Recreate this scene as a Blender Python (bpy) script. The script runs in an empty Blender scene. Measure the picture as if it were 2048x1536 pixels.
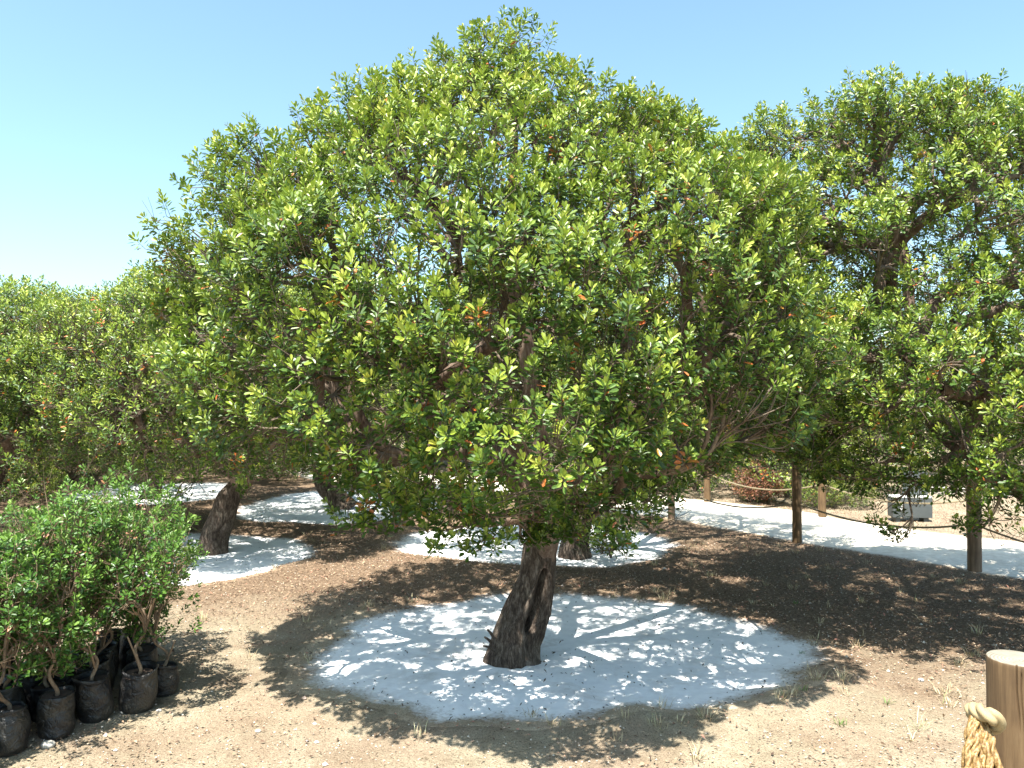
import bpy, math
import numpy as np
from mathutils import Vector

# ------------------------------------------------------------------ camera, sky, sun, exposure
sc = bpy.context.scene
COL = sc.collection
cam_d = bpy.data.cameras.new("camera")
cam = bpy.data.objects.new("camera", cam_d); COL.objects.link(cam)
cam_d.sensor_width = 36.0; cam_d.lens = 27.2
cam_d.clip_start = 0.05; cam_d.clip_end = 2000
cam.location = (0, 0, 1.7); cam.rotation_euler = (math.radians(90.8), 0, 0)
sc.camera = cam

SUN_EL = math.radians(68.0)
SUN_AZ = math.atan2(-0.42, -0.907)          # sun stands behind the camera, to the left
world = bpy.data.worlds.new("World"); sc.world = world; world.use_nodes = True
wn = world.node_tree
sky = wn.nodes.new("ShaderNodeTexSky"); sky.sky_type = 'NISHITA'; sky.sun_disc = False
sky.sun_elevation = SUN_EL; sky.sun_rotation = SUN_AZ
sky.air_density = 1.0; sky.dust_density = 1.6; sky.ozone_density = 0.6; sky.altitude = 50
bg = wn.nodes["Background"]; bg.inputs[1].default_value = 0.115
tm = wn.nodes.new("ShaderNodeMix"); tm.data_type = 'RGBA'; tm.blend_type = 'MULTIPLY'; tm.inputs[0].default_value = 1.0
tm.inputs[7].default_value = (0.90, 1.04, 1.0, 1)          # the slightly cyan white balance of the camera
wn.links.new(sky.outputs[0], tm.inputs[6]); wn.links.new(tm.outputs[2], bg.inputs[0])
sd = bpy.data.lights.new("sun", 'SUN'); sd.energy = 5.0; sd.angle = math.radians(0.55); sd.color = (1.0, 0.955, 0.88)
sun = bpy.data.objects.new("sun", sd); COL.objects.link(sun)
sdir = Vector((math.sin(SUN_AZ)*math.cos(SUN_EL), math.cos(SUN_AZ)*math.cos(SUN_EL), math.sin(SUN_EL)))
sun.rotation_euler = sdir.to_track_quat('Z', 'Y').to_euler(); sun.location = (-4, -4, 12)
sc.view_settings.view_transform = 'Standard'; sc.view_settings.look = 'None'
sc.view_settings.exposure = 1.54; sc.view_settings.gamma = 1.0
sc.render.engine = 'CYCLES'
sc.cycles.max_bounces = 8; sc.cycles.diffuse_bounces = 3; sc.cycles.transmission_bounces = 4; sc.cycles.transparent_max_bounces = 4
sc.cycles.sample_clamp_indirect = 6

rng = np.random.default_rng(7)

# ------------------------------------------------------------------ material helpers
def new_mat(name):
    m = bpy.data.materials.new(name); m.use_nodes = True
    nt = m.node_tree
    return m, nt, nt.nodes["Principled BSDF"]

def N(nt, t, **kw):
    n = nt.nodes.new(t)
    for k, v in kw.items():
        if isinstance(k, str) and hasattr(n, k): setattr(n, k, v)
    return n

def noise(nt, scale, detail=4, rough=0.6, vec=None, dist=0.0):
    n = nt.nodes.new("ShaderNodeTexNoise")
    n.inputs["Scale"].default_value = scale; n.inputs["Detail"].default_value = detail
    n.inputs["Roughness"].default_value = rough; n.inputs["Distortion"].default_value = dist
    if vec is not None: nt.links.new(vec, n.inputs["Vector"])
    return n

def ramp(nt, fac, stops):
    r = nt.nodes.new("ShaderNodeValToRGB"); e = r.color_ramp.elements
    while len(e) > 1: e.remove(e[0])
    e[0].position = stops[0][0]; e[0].color = (*stops[0][1], 1)
    for p, c in stops[1:]:
        x = e.new(p); x.color = (*c, 1)
    nt.links.new(fac, r.inputs[0]); return r

def mix(nt, fac, a, b, mode='MIX'):
    m = nt.nodes.new("ShaderNodeMix"); m.data_type = 'RGBA'; m.blend_type = mode
    if isinstance(fac, float): m.inputs[0].default_value = fac
    else: nt.links.new(fac, m.inputs[0])
    for s, v in ((6, a), (7, b)):
        if isinstance(v, tuple): m.inputs[s].default_value = (*v, 1)
        else: nt.links.new(v, m.inputs[s])
    return m.outputs[2]

def math_n(nt, op, a, b=None, clamp=False):
    m = nt.nodes.new("ShaderNodeMath"); m.operation = op; m.use_clamp = clamp
    for i, v in ((0, a), (1, b)):
        if v is None: continue
        if isinstance(v, (int, float)): m.inputs[i].default_value = v
        else: nt.links.new(v, m.inputs[i])
    return m.outputs[0]

def bump(nt, h, strength, dist, bsdf, prev=None):
    b = nt.nodes.new("ShaderNodeBump"); b.inputs["Strength"].default_value = strength
    b.inputs["Distance"].default_value = dist; nt.links.new(h, b.inputs["Height"])
    if prev is not None: nt.links.new(prev, b.inputs["Normal"])
    nt.links.new(b.outputs[0], bsdf.inputs["Normal"]); return b.outputs[0]

def leaf_mat(name, stops, transl=(0.22, 0.36, 0.02), tf=0.17, rough=0.42):
    m, nt, b = new_mat(name)
    a = nt.nodes.new("ShaderNodeAttribute"); a.attribute_name = "tint"; a.attribute_type = 'GEOMETRY'
    r = ramp(nt, a.outputs["Fac"], stops)
    g = nt.nodes.new("ShaderNodeNewGeometry")
    # underside of the leaf is paler and duller
    c = mix(nt, math_n(nt, 'MULTIPLY', g.outputs["Backfacing"], 0.30), r.outputs[0], (0.16, 0.22, 0.09))
    nt.links.new(c, b.inputs["Base Color"])
    b.inputs["Roughness"].default_value = rough
    b.inputs["Specular IOR Level"].default_value = 0.5
    t = nt.nodes.new("ShaderNodeBsdfTranslucent")
    tc = mix(nt, 0.55, r.outputs[0], transl)
    nt.links.new(tc, t.inputs[0])
    ms = nt.nodes.new("ShaderNodeMixShader"); ms.inputs[0].default_value = tf
    nt.links.new(b.outputs[0], ms.inputs[1]); nt.links.new(t.outputs[0], ms.inputs[2])
    nt.links.new(ms.outputs[0], nt.nodes["Material Output"].inputs[0])
    return m

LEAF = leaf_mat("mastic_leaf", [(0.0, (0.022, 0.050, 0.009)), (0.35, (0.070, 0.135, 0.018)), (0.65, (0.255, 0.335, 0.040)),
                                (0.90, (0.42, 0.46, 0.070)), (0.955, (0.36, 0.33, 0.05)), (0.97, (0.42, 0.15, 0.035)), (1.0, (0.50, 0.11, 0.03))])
LEAF_SAP = leaf_mat("sapling_leaf", [(0.0, (0.022, 0.065, 0.011)), (0.4, (0.065, 0.150, 0.020)), (0.92, (0.19, 0.31, 0.045)), (0.96, (0.25, 0.34, 0.07)), (0.965, (0.45, 0.20, 0.11)), (1.0, (0.50, 0.22, 0.13))], transl=(0.12, 0.32, 0.03))
LEAF_DEAD = leaf_mat("withered_leaf", [(0.0, (0.09, 0.03, 0.016)), (0.6, (0.20, 0.075, 0.04)), (1.0, (0.32, 0.17, 0.09))], transl=(0.4, 0.15, 0.05), tf=0.2, rough=0.6)

def bark_mat(name, dark, mid, light, sc_=1.0, bstr=0.9, stretch=0.22):
    m, nt, b = new_mat(name)
    tc = nt.nodes.new("ShaderNodeTexCoord")
    mp = nt.nodes.new("ShaderNodeMapping"); mp.inputs["Scale"].default_value = (1, 1, stretch)
    nt.links.new(tc.outputs["Object"], mp.inputs[0])
    n1 = noise(nt, 22*sc_, 8, 0.7, mp.outputs[0], 0.8)
    n2 = noise(nt, 70*sc_, 6, 0.7, mp.outputs[0], 0.4)
    n3 = noise(nt, 5*sc_, 3, 0.6, tc.outputs["Object"])
    f = math_n(nt, 'ADD', math_n(nt, 'MULTIPLY', n1.outputs[0], 0.6), math_n(nt, 'MULTIPLY', n2.outputs[0], 0.4))
    r = ramp(nt, f, [(0.36, dark), (0.5, mid), (0.66, light)])
    r2 = ramp(nt, n3.outputs[0], [(0.35, (0.72, 0.66, 0.62)), (0.65, (1.15, 1.1, 1.0))])
    c = mix(nt, 1.0, r.outputs[0], r2.outputs[0], 'MULTIPLY')
    nt.links.new(c, b.inputs["Base Color"]); b.inputs["Roughness"].default_value = 0.95
    b.inputs["Specular IOR Level"].default_value = 0.15
    bump(nt, f, bstr, 0.02, b)
    return m
BARK = bark_mat("old_bark", (0.018, 0.014, 0.012), (0.085, 0.068, 0.056), (0.27, 0.235, 0.205), 1.5, 1.0, 0.30)
LIMB = bark_mat("limb_bark", (0.07, 0.045, 0.035), (0.17, 0.125, 0.10), (0.30, 0.26, 0.22), 1.4, 0.5)
TWIG = bark_mat("twig_bark", (0.09, 0.07, 0.056), (0.16, 0.13, 0.105), (0.28, 0.245, 0.21), 1.5, 0.3)
STEM = bark_mat("sapling_bark", (0.14, 0.10, 0.07), (0.24, 0.18, 0.13), (0.36, 0.29, 0.22), 2.0, 0.4)

# ------------------------------------------------------------------ mesh helpers
def mesh_obj(name, V, F, mats, smooth=False, tint=None, matidx=None, parent=None, tri=None):
    """V (n,3); F (m,4) quads; tri optional (k,3)"""
    V = np.asarray(V, dtype=np.float32); me = bpy.data.meshes.new(name)
    nq = 0 if F is None else len(F); nt_ = 0 if tri is None else len(tri)
    me.vertices.add(len(V)); me.vertices.foreach_set("co", V.ravel())
    loops = []; starts = []
    if nq: loops.append(np.asarray(F).ravel()); starts.append(np.arange(nq)*4)
    if nt_: loops.append(np.asarray(tri).ravel()); starts.append(nq*4+np.arange(nt_)*3)
    L = np.concatenate(loops).astype(np.int32); S = np.concatenate(starts).astype(np.int32)
    me.loops.add(len(L)); me.loops.foreach_set("vertex_index", L)
    me.polygons.add(nq+nt_); me.polygons.foreach_set("loop_start", S)
    if not isinstance(mats, (list, tuple)): mats = [mats]
    for m in mats: me.materials.append(m)
    if matidx is not None: me.polygons.foreach_set("material_index", np.asarray(matidx, dtype=np.int32))
    me.polygons.foreach_set("use_smooth", np.full(nq+nt_, smooth, dtype=bool))
    me.update(calc_edges=True)
    if tint is not None:
        a = me.attributes.new("tint", 'FLOAT', 'FACE'); a.data.foreach_set("value", np.asarray(tint, dtype=np.float32))
    o = bpy.data.objects.new(name, me); COL.objects.link(o)
    if parent is not None: o.parent = parent
    return o

def tag(o, label=None, cat=None, group=None, kind=None):
    if label: o["label"] = label
    if cat: o["category"] = cat
    if group: o["group"] = group
    if kind: o["kind"] = kind
    return o

def empty(name, loc=(0, 0, 0), rz=0.0):
    o = bpy.data.objects.new(name, None); COL.objects.link(o); o.location = loc; o.rotation_euler = (0, 0, rz)
    o.empty_display_size = 0.2
    return o

def copy_tree(o, parent=None):
    c = o.copy(); COL.objects.link(c); c.parent = parent
    for ch in o.children: copy_tree(ch, c)
    return c

def nrm(v):
    return v/np.maximum(np.linalg.norm(v, axis=-1, keepdims=True), 1e-9)

class Snoise:
    """smooth pseudo-noise from random plane waves, about -1..1"""
    def __init__(s, seed, freq, n=14):
        r = np.random.default_rng(seed)
        s.k = nrm(r.normal(size=(n, 3)))*freq*r.uniform(0.6, 1.5, (n, 1)); s.p = r.uniform(0, 6.28, n); s.n = n
    def __call__(s, P):
        return np.sin(P @ s.k.T + s.p).sum(-1)/math.sqrt(s.n)*0.9

def tubes(P0, C, P1, r0, r1, K, S):
    """many bezier tubes at once -> V, F"""
    n = len(P0); t = np.linspace(0, 1, K+1)[None, :, None]
    P0, C, P1 = P0[:, None], C[:, None], P1[:, None]
    P = (1-t)**2*P0+2*t*(1-t)*C+t**2*P1
    T = nrm(2*(1-t)*(C-P0)+2*t*(P1-C)+1e-6)
    ref = np.where(np.abs(T[:, :1, 2:3]) > 0.9, np.array([1., 0, 0]), np.array([0., 0, 1.]))
    U = nrm(np.cross(T, np.broadcast_to(ref, T.shape))); W = np.cross(T, U)
    a = np.arange(S)/S*2*np.pi
    R = (r0[:, None]*(1-t[..., 0])+r1[:, None]*t[..., 0])
    V = P[:, :, None]+R[:, :, None, None]*(U[:, :, None]*np.cos(a)[None, None, :, None]+W[:, :, None]*np.sin(a)[None, None, :, None])
    i = np.arange(n)[:, None, None]*(K+1)*S; k = np.arange(K)[None, :, None]*S; s = np.arange(S)[None, None, :]
    s2 = (s+1) % S
    F = np.stack([i+k+s, i+k+s2, i+k+S+s2, i+k+S+s], -1).reshape(-1, 4)
    return V.reshape(-1, 3), F

def poly_tube(pts, rad, S=8, lobes=0, lobe_amp=0.0, twist=0.0, closed_ends=True):
    """one tube along a polyline, lobed + twisted cross-section for laid rope"""
    pts = np.asarray(pts, float); n = len(pts); rad = np.broadcast_to(np.asarray(rad, float), (n,))
    T = nrm(np.gradient(pts, axis=0))
    U = np.zeros_like(T); u = np.cross(T[0], [0.13, 0.31, 0.94]); u /= np.linalg.norm(u); U[0] = u
    for i in range(1, n):
        u = U[i-1]-T[i]*np.dot(U[i-1], T[i]); U[i] = u/np.linalg.norm(u)
    W = np.cross(T, U); a = np.arange(S)/S*2*np.pi
    s = np.concatenate([[0], np.cumsum(np.linalg.norm(np.diff(pts, axis=0), axis=1))])
    rr = rad[:, None]*(1+(lobe_amp*np.abs(np.sin(lobes*0.5*(a[None]-twist*s[:, None])))-lobe_amp*0.6 if lobes else 0))
    V = pts[:, None]+rr[..., None]*(U[:, None]*np.cos(a)[None, :, None]+W[:, None]*np.sin(a)[None, :, None])
    V = V.reshape(-1, 3)
    k = np.arange(n-1)[:, None]*S; q = np.arange(S)[None]; q2 = (q+1) % S
    F = np.stack([k+q, k+q2, k+S+q2, k+S+q], -1).reshape(-1, 4)
    tri = None
    if closed_ends:
        V = np.vstack([V, pts[:1], pts[-1:]]); c0, c1 = len(V)-2, len(V)-1
        q = np.arange(S); q2 = (q+1) % S
        tri = np.vstack([np.stack([np.full(S, c0), q2, q], -1), np.stack([np.full(S, c1), (n-1)*S+q, (n-1)*S+q2], -1)])
    return V, F, tri

def merge(parts):
    Vs, Fs, Ts, off = [], [], [], 0
    for V, F, T in parts:
        Vs.append(V)
        if F is not None: Fs.append(F+off)
        if T is not None: Ts.append(T+off)
        off += len(V)
    return np.vstack(Vs), (np.vstack(Fs) if Fs else None), (np.vstack(Ts) if Ts else None)

# ------------------------------------------------------------------ ground
_h1, _h2, _h3 = Snoise(11, 1.1), Snoise(12, 3.2), Snoise(13, 9.0)
DISCS = [  # cx, cy, rx, ry, rot, seed
    (0.30, 5.30, 1.54, 1.29, -0.10, 1),
    (0.28, 9.00, 1.50, 1.42, 0.0, 2),
    (-3.45, 8.10, 1.32, 1.28, 0.2, 3),
    (-2.65, 12.0, 1.55, 1.85, 0.0, 4),
    (-6.1, 13.4, 1.45, 1.35, 0.0, 5),
]
def disc_d(x, y, d):
    cx, cy, rx, ry, rot, seed = d
    dx, dy = x-cx, y-cy; c, s = math.cos(rot), math.sin(rot)
    u, v = (dx*c+dy*s)/rx, (-dx*s+dy*c)/ry
    a = np.arctan2(v, u)
    wob = 1+0.05*np.sin(2*a+seed)+0.045*np.sin(3*a+2.1*seed)+0.028*np.sin(7*a+seed)+0.018*np.sin(13*a+2*seed)+0.012*np.sin(22*a)
    return np.hypot(u, v)/wob
def hgt(x, y):
    x = np.asarray(x, float); y = np.asarray(y, float)
    P = np.stack([x, y, np.zeros_like(x)], -1)
    h = 0.018*_h1(P)+0.012*_h2(P)+0.006*_h3(P)
    rim = np.zeros_like(h); ins = np.zeros_like(h)
    for d in DISCS:
        q = disc_d(x, y, d)
        rim += np.exp(-((q-1.14)/0.10)**2); ins = np.maximum(ins, np.clip((1.05-q)/0.2, 0, 1))
    h = h*(1-0.75*ins)+0.022*rim*(1+0.6*_h2(P))-0.012*ins
    h += 0.05*np.exp(-(((x+0.9)/0.7)**2+((y-7.55)/0.35)**2))+0.045*np.exp(-(((x-1.8)/0.5)**2+((y-6.75)/0.3)**2))
    far = np.clip((np.hypot(x, y)-16)/20, 0, 1)
    return h*(1-far)-0.0*far

NEAR_POSTS = [(5.62, 6.1), (4.47, 7.5), (3.27, 8.9), (2.14, 10.4), (1.0, 11.85), (-0.35, 13.1), (-1.75, 14.15), (-3.25, 15.0), (-4.75, 16.1)]
FAR_POSTS = [(6.6, 7.75), (5.45, 9.2), (4.28, 10.7), (3.07, 12.2), (1.9, 13.7), (0.4, 15.1), (-1.3, 16.3)]
def lattice(a0, a1, st, lim0, lim1, g=1.18):
    c = list(np.arange(a0, a1+1e-6, st)); s = st; x = c[-1]
    while x < lim1: s *= g; x += s; c.append(x)
    s = st; x = c[0]; pre = []
    while x > lim0: s *= g; x -= s; pre.append(x)
    return np.array(pre[::-1]+c)
GX = lattice(-8, 8, 0.07, -600, 600); GY = lattice(0.5, 17, 0.07, -60, 900)
XX, YY = np.meshgrid(GX, GY, indexing='ij')
HH = hgt(XX, YY)
idx = np.arange(XX.size).reshape(XX.shape)
GF = np.stack([idx[:-1, :-1], idx[1:, :-1], idx[1:, 1:], idx[:-1, 1:]], -1).reshape(-1, 4)
GV = np.stack([XX, YY, HH], -1).reshape(-1, 3)

def dirt_nodes(nt):
    """colour + bump height of the dry ground in world coordinates"""
    g = nt.nodes.new("ShaderNodeNewGeometry"); P = g.outputs["Position"]
    big = noise(nt, 0.55, 4, 0.6, P); med = noise(nt, 3.5, 5, 0.65, P); fine = noise(nt, 38, 6, 0.75, P); spk = noise(nt, 120, 3, 0.7, P)
    red = noise(nt, 1.6, 4, 0.65, P, 0.6)
    base = ramp(nt, med.outputs[0], [(0.30, (0.27, 0.215, 0.145)), (0.5, (0.37, 0.312, 0.218)), (0.72, (0.46, 0.40, 0.29))])
    redc = ramp(nt, fine.outputs[0], [(0.35, (0.20, 0.125, 0.085)), (0.55, (0.36, 0.255, 0.18)), (0.7, (0.46, 0.35, 0.25))])
    rm = ramp(nt, red.outputs[0], [(0.42, (0, 0, 0)), (0.60, (1, 1, 1))])
    c = mix(nt, math_n(nt, 'MULTIPLY', rm.outputs[0], 0.5), base.outputs[0], redc.outputs[0])
    # litter under the trees: darker brown belt behind y ~ 4
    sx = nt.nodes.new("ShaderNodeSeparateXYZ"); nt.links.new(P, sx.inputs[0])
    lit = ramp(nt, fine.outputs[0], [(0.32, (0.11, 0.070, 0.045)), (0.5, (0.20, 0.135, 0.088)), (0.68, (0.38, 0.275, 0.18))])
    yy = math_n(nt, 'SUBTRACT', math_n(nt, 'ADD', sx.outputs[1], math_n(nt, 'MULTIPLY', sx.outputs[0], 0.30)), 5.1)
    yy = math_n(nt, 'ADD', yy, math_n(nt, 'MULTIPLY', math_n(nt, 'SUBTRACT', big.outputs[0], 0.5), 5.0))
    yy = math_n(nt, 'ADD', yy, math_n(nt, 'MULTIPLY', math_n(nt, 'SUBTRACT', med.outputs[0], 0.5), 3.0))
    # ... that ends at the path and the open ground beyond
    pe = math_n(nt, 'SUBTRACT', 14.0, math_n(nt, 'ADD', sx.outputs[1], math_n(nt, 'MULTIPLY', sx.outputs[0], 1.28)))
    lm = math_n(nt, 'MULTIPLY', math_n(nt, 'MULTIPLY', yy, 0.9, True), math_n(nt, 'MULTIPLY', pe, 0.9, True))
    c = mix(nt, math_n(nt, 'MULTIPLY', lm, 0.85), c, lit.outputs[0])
    sp = ramp(nt, spk.outputs[0], [(0.35, (0.42, 0.38, 0.34)), (0.46, (0.95, 0.95, 0.95)), (0.60, (1, 1, 1)), (0.70, (1.45, 1.4, 1.3))])
    c = mix(nt, 1.0, c, sp.outputs[0], 'MULTIPLY')
    h = math_n(nt, 'ADD', math_n(nt, 'MULTIPLY', fine.outputs[0], 0.7), math_n(nt, 'MULTIPLY', spk.outputs[0], 0.35))
    return c, h, P
m, nt, b = new_mat("dry_ground"); GROUND = m
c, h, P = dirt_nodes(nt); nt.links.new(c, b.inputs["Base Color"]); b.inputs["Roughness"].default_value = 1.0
b.inputs["Specular IOR Level"].default_value = 0.1; bump(nt, h, 0.9, 0.04, b)
tag(mesh_obj("ground", GV, GF, GROUND, smooth=True), "dry tan earth with reddish leaf litter under the trees", "ground", kind="structure")

def sheet(name, fn, material, label, dz=0.005, sub=True):
    """faces of the ground lattice where fn(x,y) < 1.2, lifted by dz; attribute q feathers the edge"""
    q = fn(XX, YY)
    qf = np.minimum(np.minimum(q[:-1, :-1], q[1:, :-1]), np.minimum(q[1:, 1:], q[:-1, 1:])).ravel()
    f = GF[qf < 1.25]; used, inv = np.unique(f, return_inverse=True)
    V = GV[used].copy(); V[:, 2] += dz-0.03*np.clip((q.ravel()[used]-1.10)/0.08, 0, 1)
    o = mesh_obj(name, V, inv.reshape(-1, 4), material, smooth=True)
    a = o.data.attributes.new("q", 'FLOAT', 'POINT'); a.data.foreach_set("value", q.ravel()[used].astype(np.float32))
    tag(o, label, name.replace("_", " "), kind="structure"); return o

def powder_mat(name, col_lo, col_hi, e0, e1, amp):
    m, nt, b = new_mat(name)
    c, h, P = dirt_nodes(nt)
    a = nt.nodes.new("ShaderNodeAttribute"); a.attribute_name = "q"
    n1 = noise(nt, 5, 6, 0.7, P); n2 = noise(nt, 45, 5, 0.7, P); n3 = noise(nt, 14, 4, 0.6, P)
    e = math_n(nt, 'ADD', a.outputs["Fac"], math_n(nt, 'MULTIPLY', math_n(nt, 'SUBTRACT', n1.outputs[0], 0.5), amp))
    e = math_n(nt, 'ADD', e, math_n(nt, 'MULTIPLY', math_n(nt, 'SUBTRACT', n2.outputs[0], 0.5), amp*0.8))
    mr = nt.nodes.new("ShaderNodeMapRange"); mr.inputs[1].default_value = e0; mr.inputs[2].default_value = e1
    nt.links.new(e, mr.inputs[0])
    wc = ramp(nt, n3.outputs[0], [(0.3, col_lo), (0.6, col_hi)])
    n6 = noise(nt, 2.6, 6, 0.75, P, 0.5); thin = ramp(nt, n6.outputs[0], [(0.52, (0, 0, 0)), (0.72, (1, 1, 1))])
    wc_ = mix(nt, math_n(nt, 'MULTIPLY', thin.outputs[0], 0.45), wc.outputs[0], c)
    cc = mix(nt, mr.outputs[0], wc_, c)
    nt.links.new(cc, b.inputs["Base Color"]); b.inputs["Roughness"].default_value = 1.0; b.inputs["Specular IOR Level"].default_value = 0.1
    hh = math_n(nt, 'ADD', math_n(nt, 'MULTIPLY', h, 0.5), math_n(nt, 'MULTIPLY', n3.outputs[0], 0.5))
    bump(nt, hh, 0.35, 0.02, b); return m
POWDER = powder_mat("white_powder", (0.80, 0.81, 0.81), (0.89, 0.90, 0.89), 0.93, 1.04, 0.22)
PATHM = powder_mat("pale_path", (0.60, 0.54, 0.43), (0.74, 0.69, 0.58), 0.92, 1.06, 0.20)
dl = ["white powder spread on the ground round the leaning hollow trunk in front",
      "white powder patch behind the front trunk", "white powder patch round the stout trunk on the left",
      "white powder patch round the curved trunk further back", "farthest white powder patch at the left"]
for d, l in zip(DISCS, dl):
    sheet("white_powder_ground", lambda x, y, d=d: disc_d(x, y, d), POWDER, l)
cl = np.array([(10, 2.0), (7.2, 5.5), (6.1, 7.0), (4.95, 8.4), (3.8, 9.85), (2.65, 11.35), (1.45, 12.8), (0.0, 14.2), (-1.6, 15.3), (-3.2, 16.2), (-4.3, 17.6), (-4.9, 19.5), (-5.2, 24)], float)
def path_q(x, y):
    dmin = np.full(x.shape, 99.0)
    for a_, b_ in zip(cl[:-1], cl[1:]):
        ab = b_-a_; t = np.clip(((x-a_[0])*ab[0]+(y-a_[1])*ab[1])/(ab@ab), 0, 1)
        dmin = np.minimum(dmin, np.hypot(x-a_[0]-t*ab[0], y-a_[1]-t*ab[1]))
    return dmin/0.98
sheet("path", path_q, PATHM, "pale sandy path running between the two rope fences", dz=0.007)

# ------------------------------------------------------------------ litter, pebbles, grass (uncountable)
def scatter(name, n, xr, yr, size, mats, label, cat, keep=None, curl=0.35, flat=False, seed=1, stretch=2.0):
    r = np.random.default_rng(seed)
    x = r.uniform(*xr, n); y = yr[0]+(yr[1]-yr[0])*r.uniform(0, 1, n)**1.35
    if keep is not None:
        k = keep(x, y, r); x, y = x[k], y[k]; n = len(x)
    s = r.uniform(size[0], size[1], n)*(0.7+0.6*r.uniform(size=n)); a = r.uniform(0, 6.28, n)
    z = hgt(x, y)+0.009
    tx, ty = np.cos(a), np.sin(a); tl = r.normal(0, curl, n); tr = r.normal(0, curl, n)
    d = np.stack([tx, ty, tl], -1)*s[:, None]; w = np.stack([-ty, tx, tr], -1)*(s/stretch)[:, None]
    c = np.stack([x, y, z+np.abs(tl)*s*0.6+np.abs(tr)*s*0.3], -1); up = np.zeros((n, 3)); up[:, 2] = s*0.25*r.uniform(0, 1.5, n)
    V = np.stack([c-d, c+w*0.9+up, c+d, c-w*0.9+up], 1).reshape(-1, 3)
    i = np.arange(n)*4
    T = np.concatenate([np.stack([i, i+2, i+1], -1), np.stack([i, i+3, i+2], -1)])
    t = r.uniform(0, 1, n)
    o = mesh_obj(name, V, None, mats, tri=T, tint=np.concatenate([t, t])); tag(o, label, cat, kind="stuff"); return o
m, nt, b = new_mat("leaf_litter"); LITTER = m
a = nt.nodes.new("ShaderNodeAttribute"); a.attribute_name = "tint"
r_ = ramp(nt, a.outputs["Fac"], [(0, (0.06, 0.035, 0.022)), (0.35, (0.16, 0.095, 0.06)), (0.65, (0.33, 0.22, 0.13)), (0.85, (0.42, 0.33, 0.22)), (0.95, (0.42, 0.22, 0.15)), (1.0, (0.38, 0.16, 0.11))])
nt.links.new(r_.outputs[0], b.inputs["Base Color"]); b.inputs["Roughness"].default_value = 0.85
m, nt, b = new_mat("fallen_dark_leaf"); DARKLEAF = m
b.inputs["Base Color"].default_value = (0.075, 0.055, 0.04, 1); b.inputs["Roughness"].default_value = 0.7
m, nt, b = new_mat("pebble"); PEBBLE = m
a = nt.nodes.new("ShaderNodeAttribute"); a.attribute_name = "tint"
r_ = ramp(nt, a.outputs["Fac"], [(0, (0.20, 0.15, 0.11)), (0.5, (0.42, 0.35, 0.26)), (0.8, (0.62, 0.57, 0.48)), (0.95, (0.56, 0.33, 0.24)), (1, (0.7, 0.68, 0.63))])
nt.links.new(r_.outputs[0], b.inputs["Base Color"]); b.inputs["Roughness"].default_value = 0.9

def min_disc(x, y):
    q = np.full(x.shape, 9.0)
    for d in DISCS: q = np.minimum(q, disc_d(x, y, d))
    return q
_lp = Snoise(31, 2.0)
def keep_litter(x, y, r):
    q = min_disc(x, y); p = path_q(x, y)
    nse = _lp(np.stack([x, y, 0*x], -1))
    w = np.clip((y+0.3*x-4.6)/1.5, 0, 1)*0.9+0.26+0.25*nse
    return (q > 1.0) & (p > 1.03) & (r.uniform(size=len(x)) < w) & (np.abs(x)/np.maximum(y, 1) < 0.75)
scatter("leaf_litter", 170000, (-7, 7), (2.6, 14), (0.006, 0.013), LITTER, "dry brown and reddish leaf litter scattered over the earth", "leaf litter", keep_litter, seed=3)
def keep_disc(x, y, r):
    q = min_disc(x, y); dt = np.hypot(x-0.1, y-4.9)
    return (q < 1.02) & (r.uniform(size=len(x)) < 0.25+0.75*np.exp(-(dt/0.45)**2)+0.5*(q > 0.88))
scatter("fallen_leaves", 13000, (-7, 3), (4, 14), (0.006, 0.012), DARKLEAF, "small dark fallen leaves dotted over the white powder", "fallen leaves", keep_disc, seed=4)

def keep_peb(x, y, r):
    return (min_disc(x, y) > 1.02) & (np.abs(x)/np.maximum(y, 1) < 0.75) & (path_q(x, y) > 1)
r = np.random.default_rng(5); n = 34000
x = r.uniform(-5, 5, n); y = 2.5+6.5*r.uniform(size=n)**1.6; k = keep_peb(x, y, r); x, y = x[k], y[k]; n = len(x)
s = 0.0022+0.005*r.uniform(size=n)**3+(r.uniform(size=n) < 0.006)*0.011
oc = np.array([(1, 0, 0), (0, 1, 0), (-1, 0, 0), (0, -1, 0), (0, 0, 0.8), (0, 0, -0.5)], float)
V = oc[None]*s[:, None, None]*(0.7+0.6*r.uniform(size=(n, 6, 1))); an = r.uniform(0, 6.28, n); ca, sa = np.cos(an)[:, None], np.sin(an)[:, None]
V = np.stack([V[..., 0]*ca-V[..., 1]*sa+x[:, None], V[..., 0]*sa+V[..., 1]*ca+y[:, None], V[..., 2]+(hgt(x, y)+0.004)[:, None]], -1)
ft = np.array([(0, 1, 4), (1, 2, 4), (2, 3, 4), (3, 0, 4), (1, 0, 5), (2, 1, 5), (3, 2, 5), (0, 3, 5)])
T = (np.arange(n)[:, None, None]*6+ft[None]).reshape(-1, 3)
tag(mesh_obj("gravel", V.reshape(-1, 3), None, PEBBLE, tri=T, tint=np.repeat(r.uniform(size=n), 8)), "small stones and gravel on the bare earth", "gravel", kind="stuff")

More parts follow.
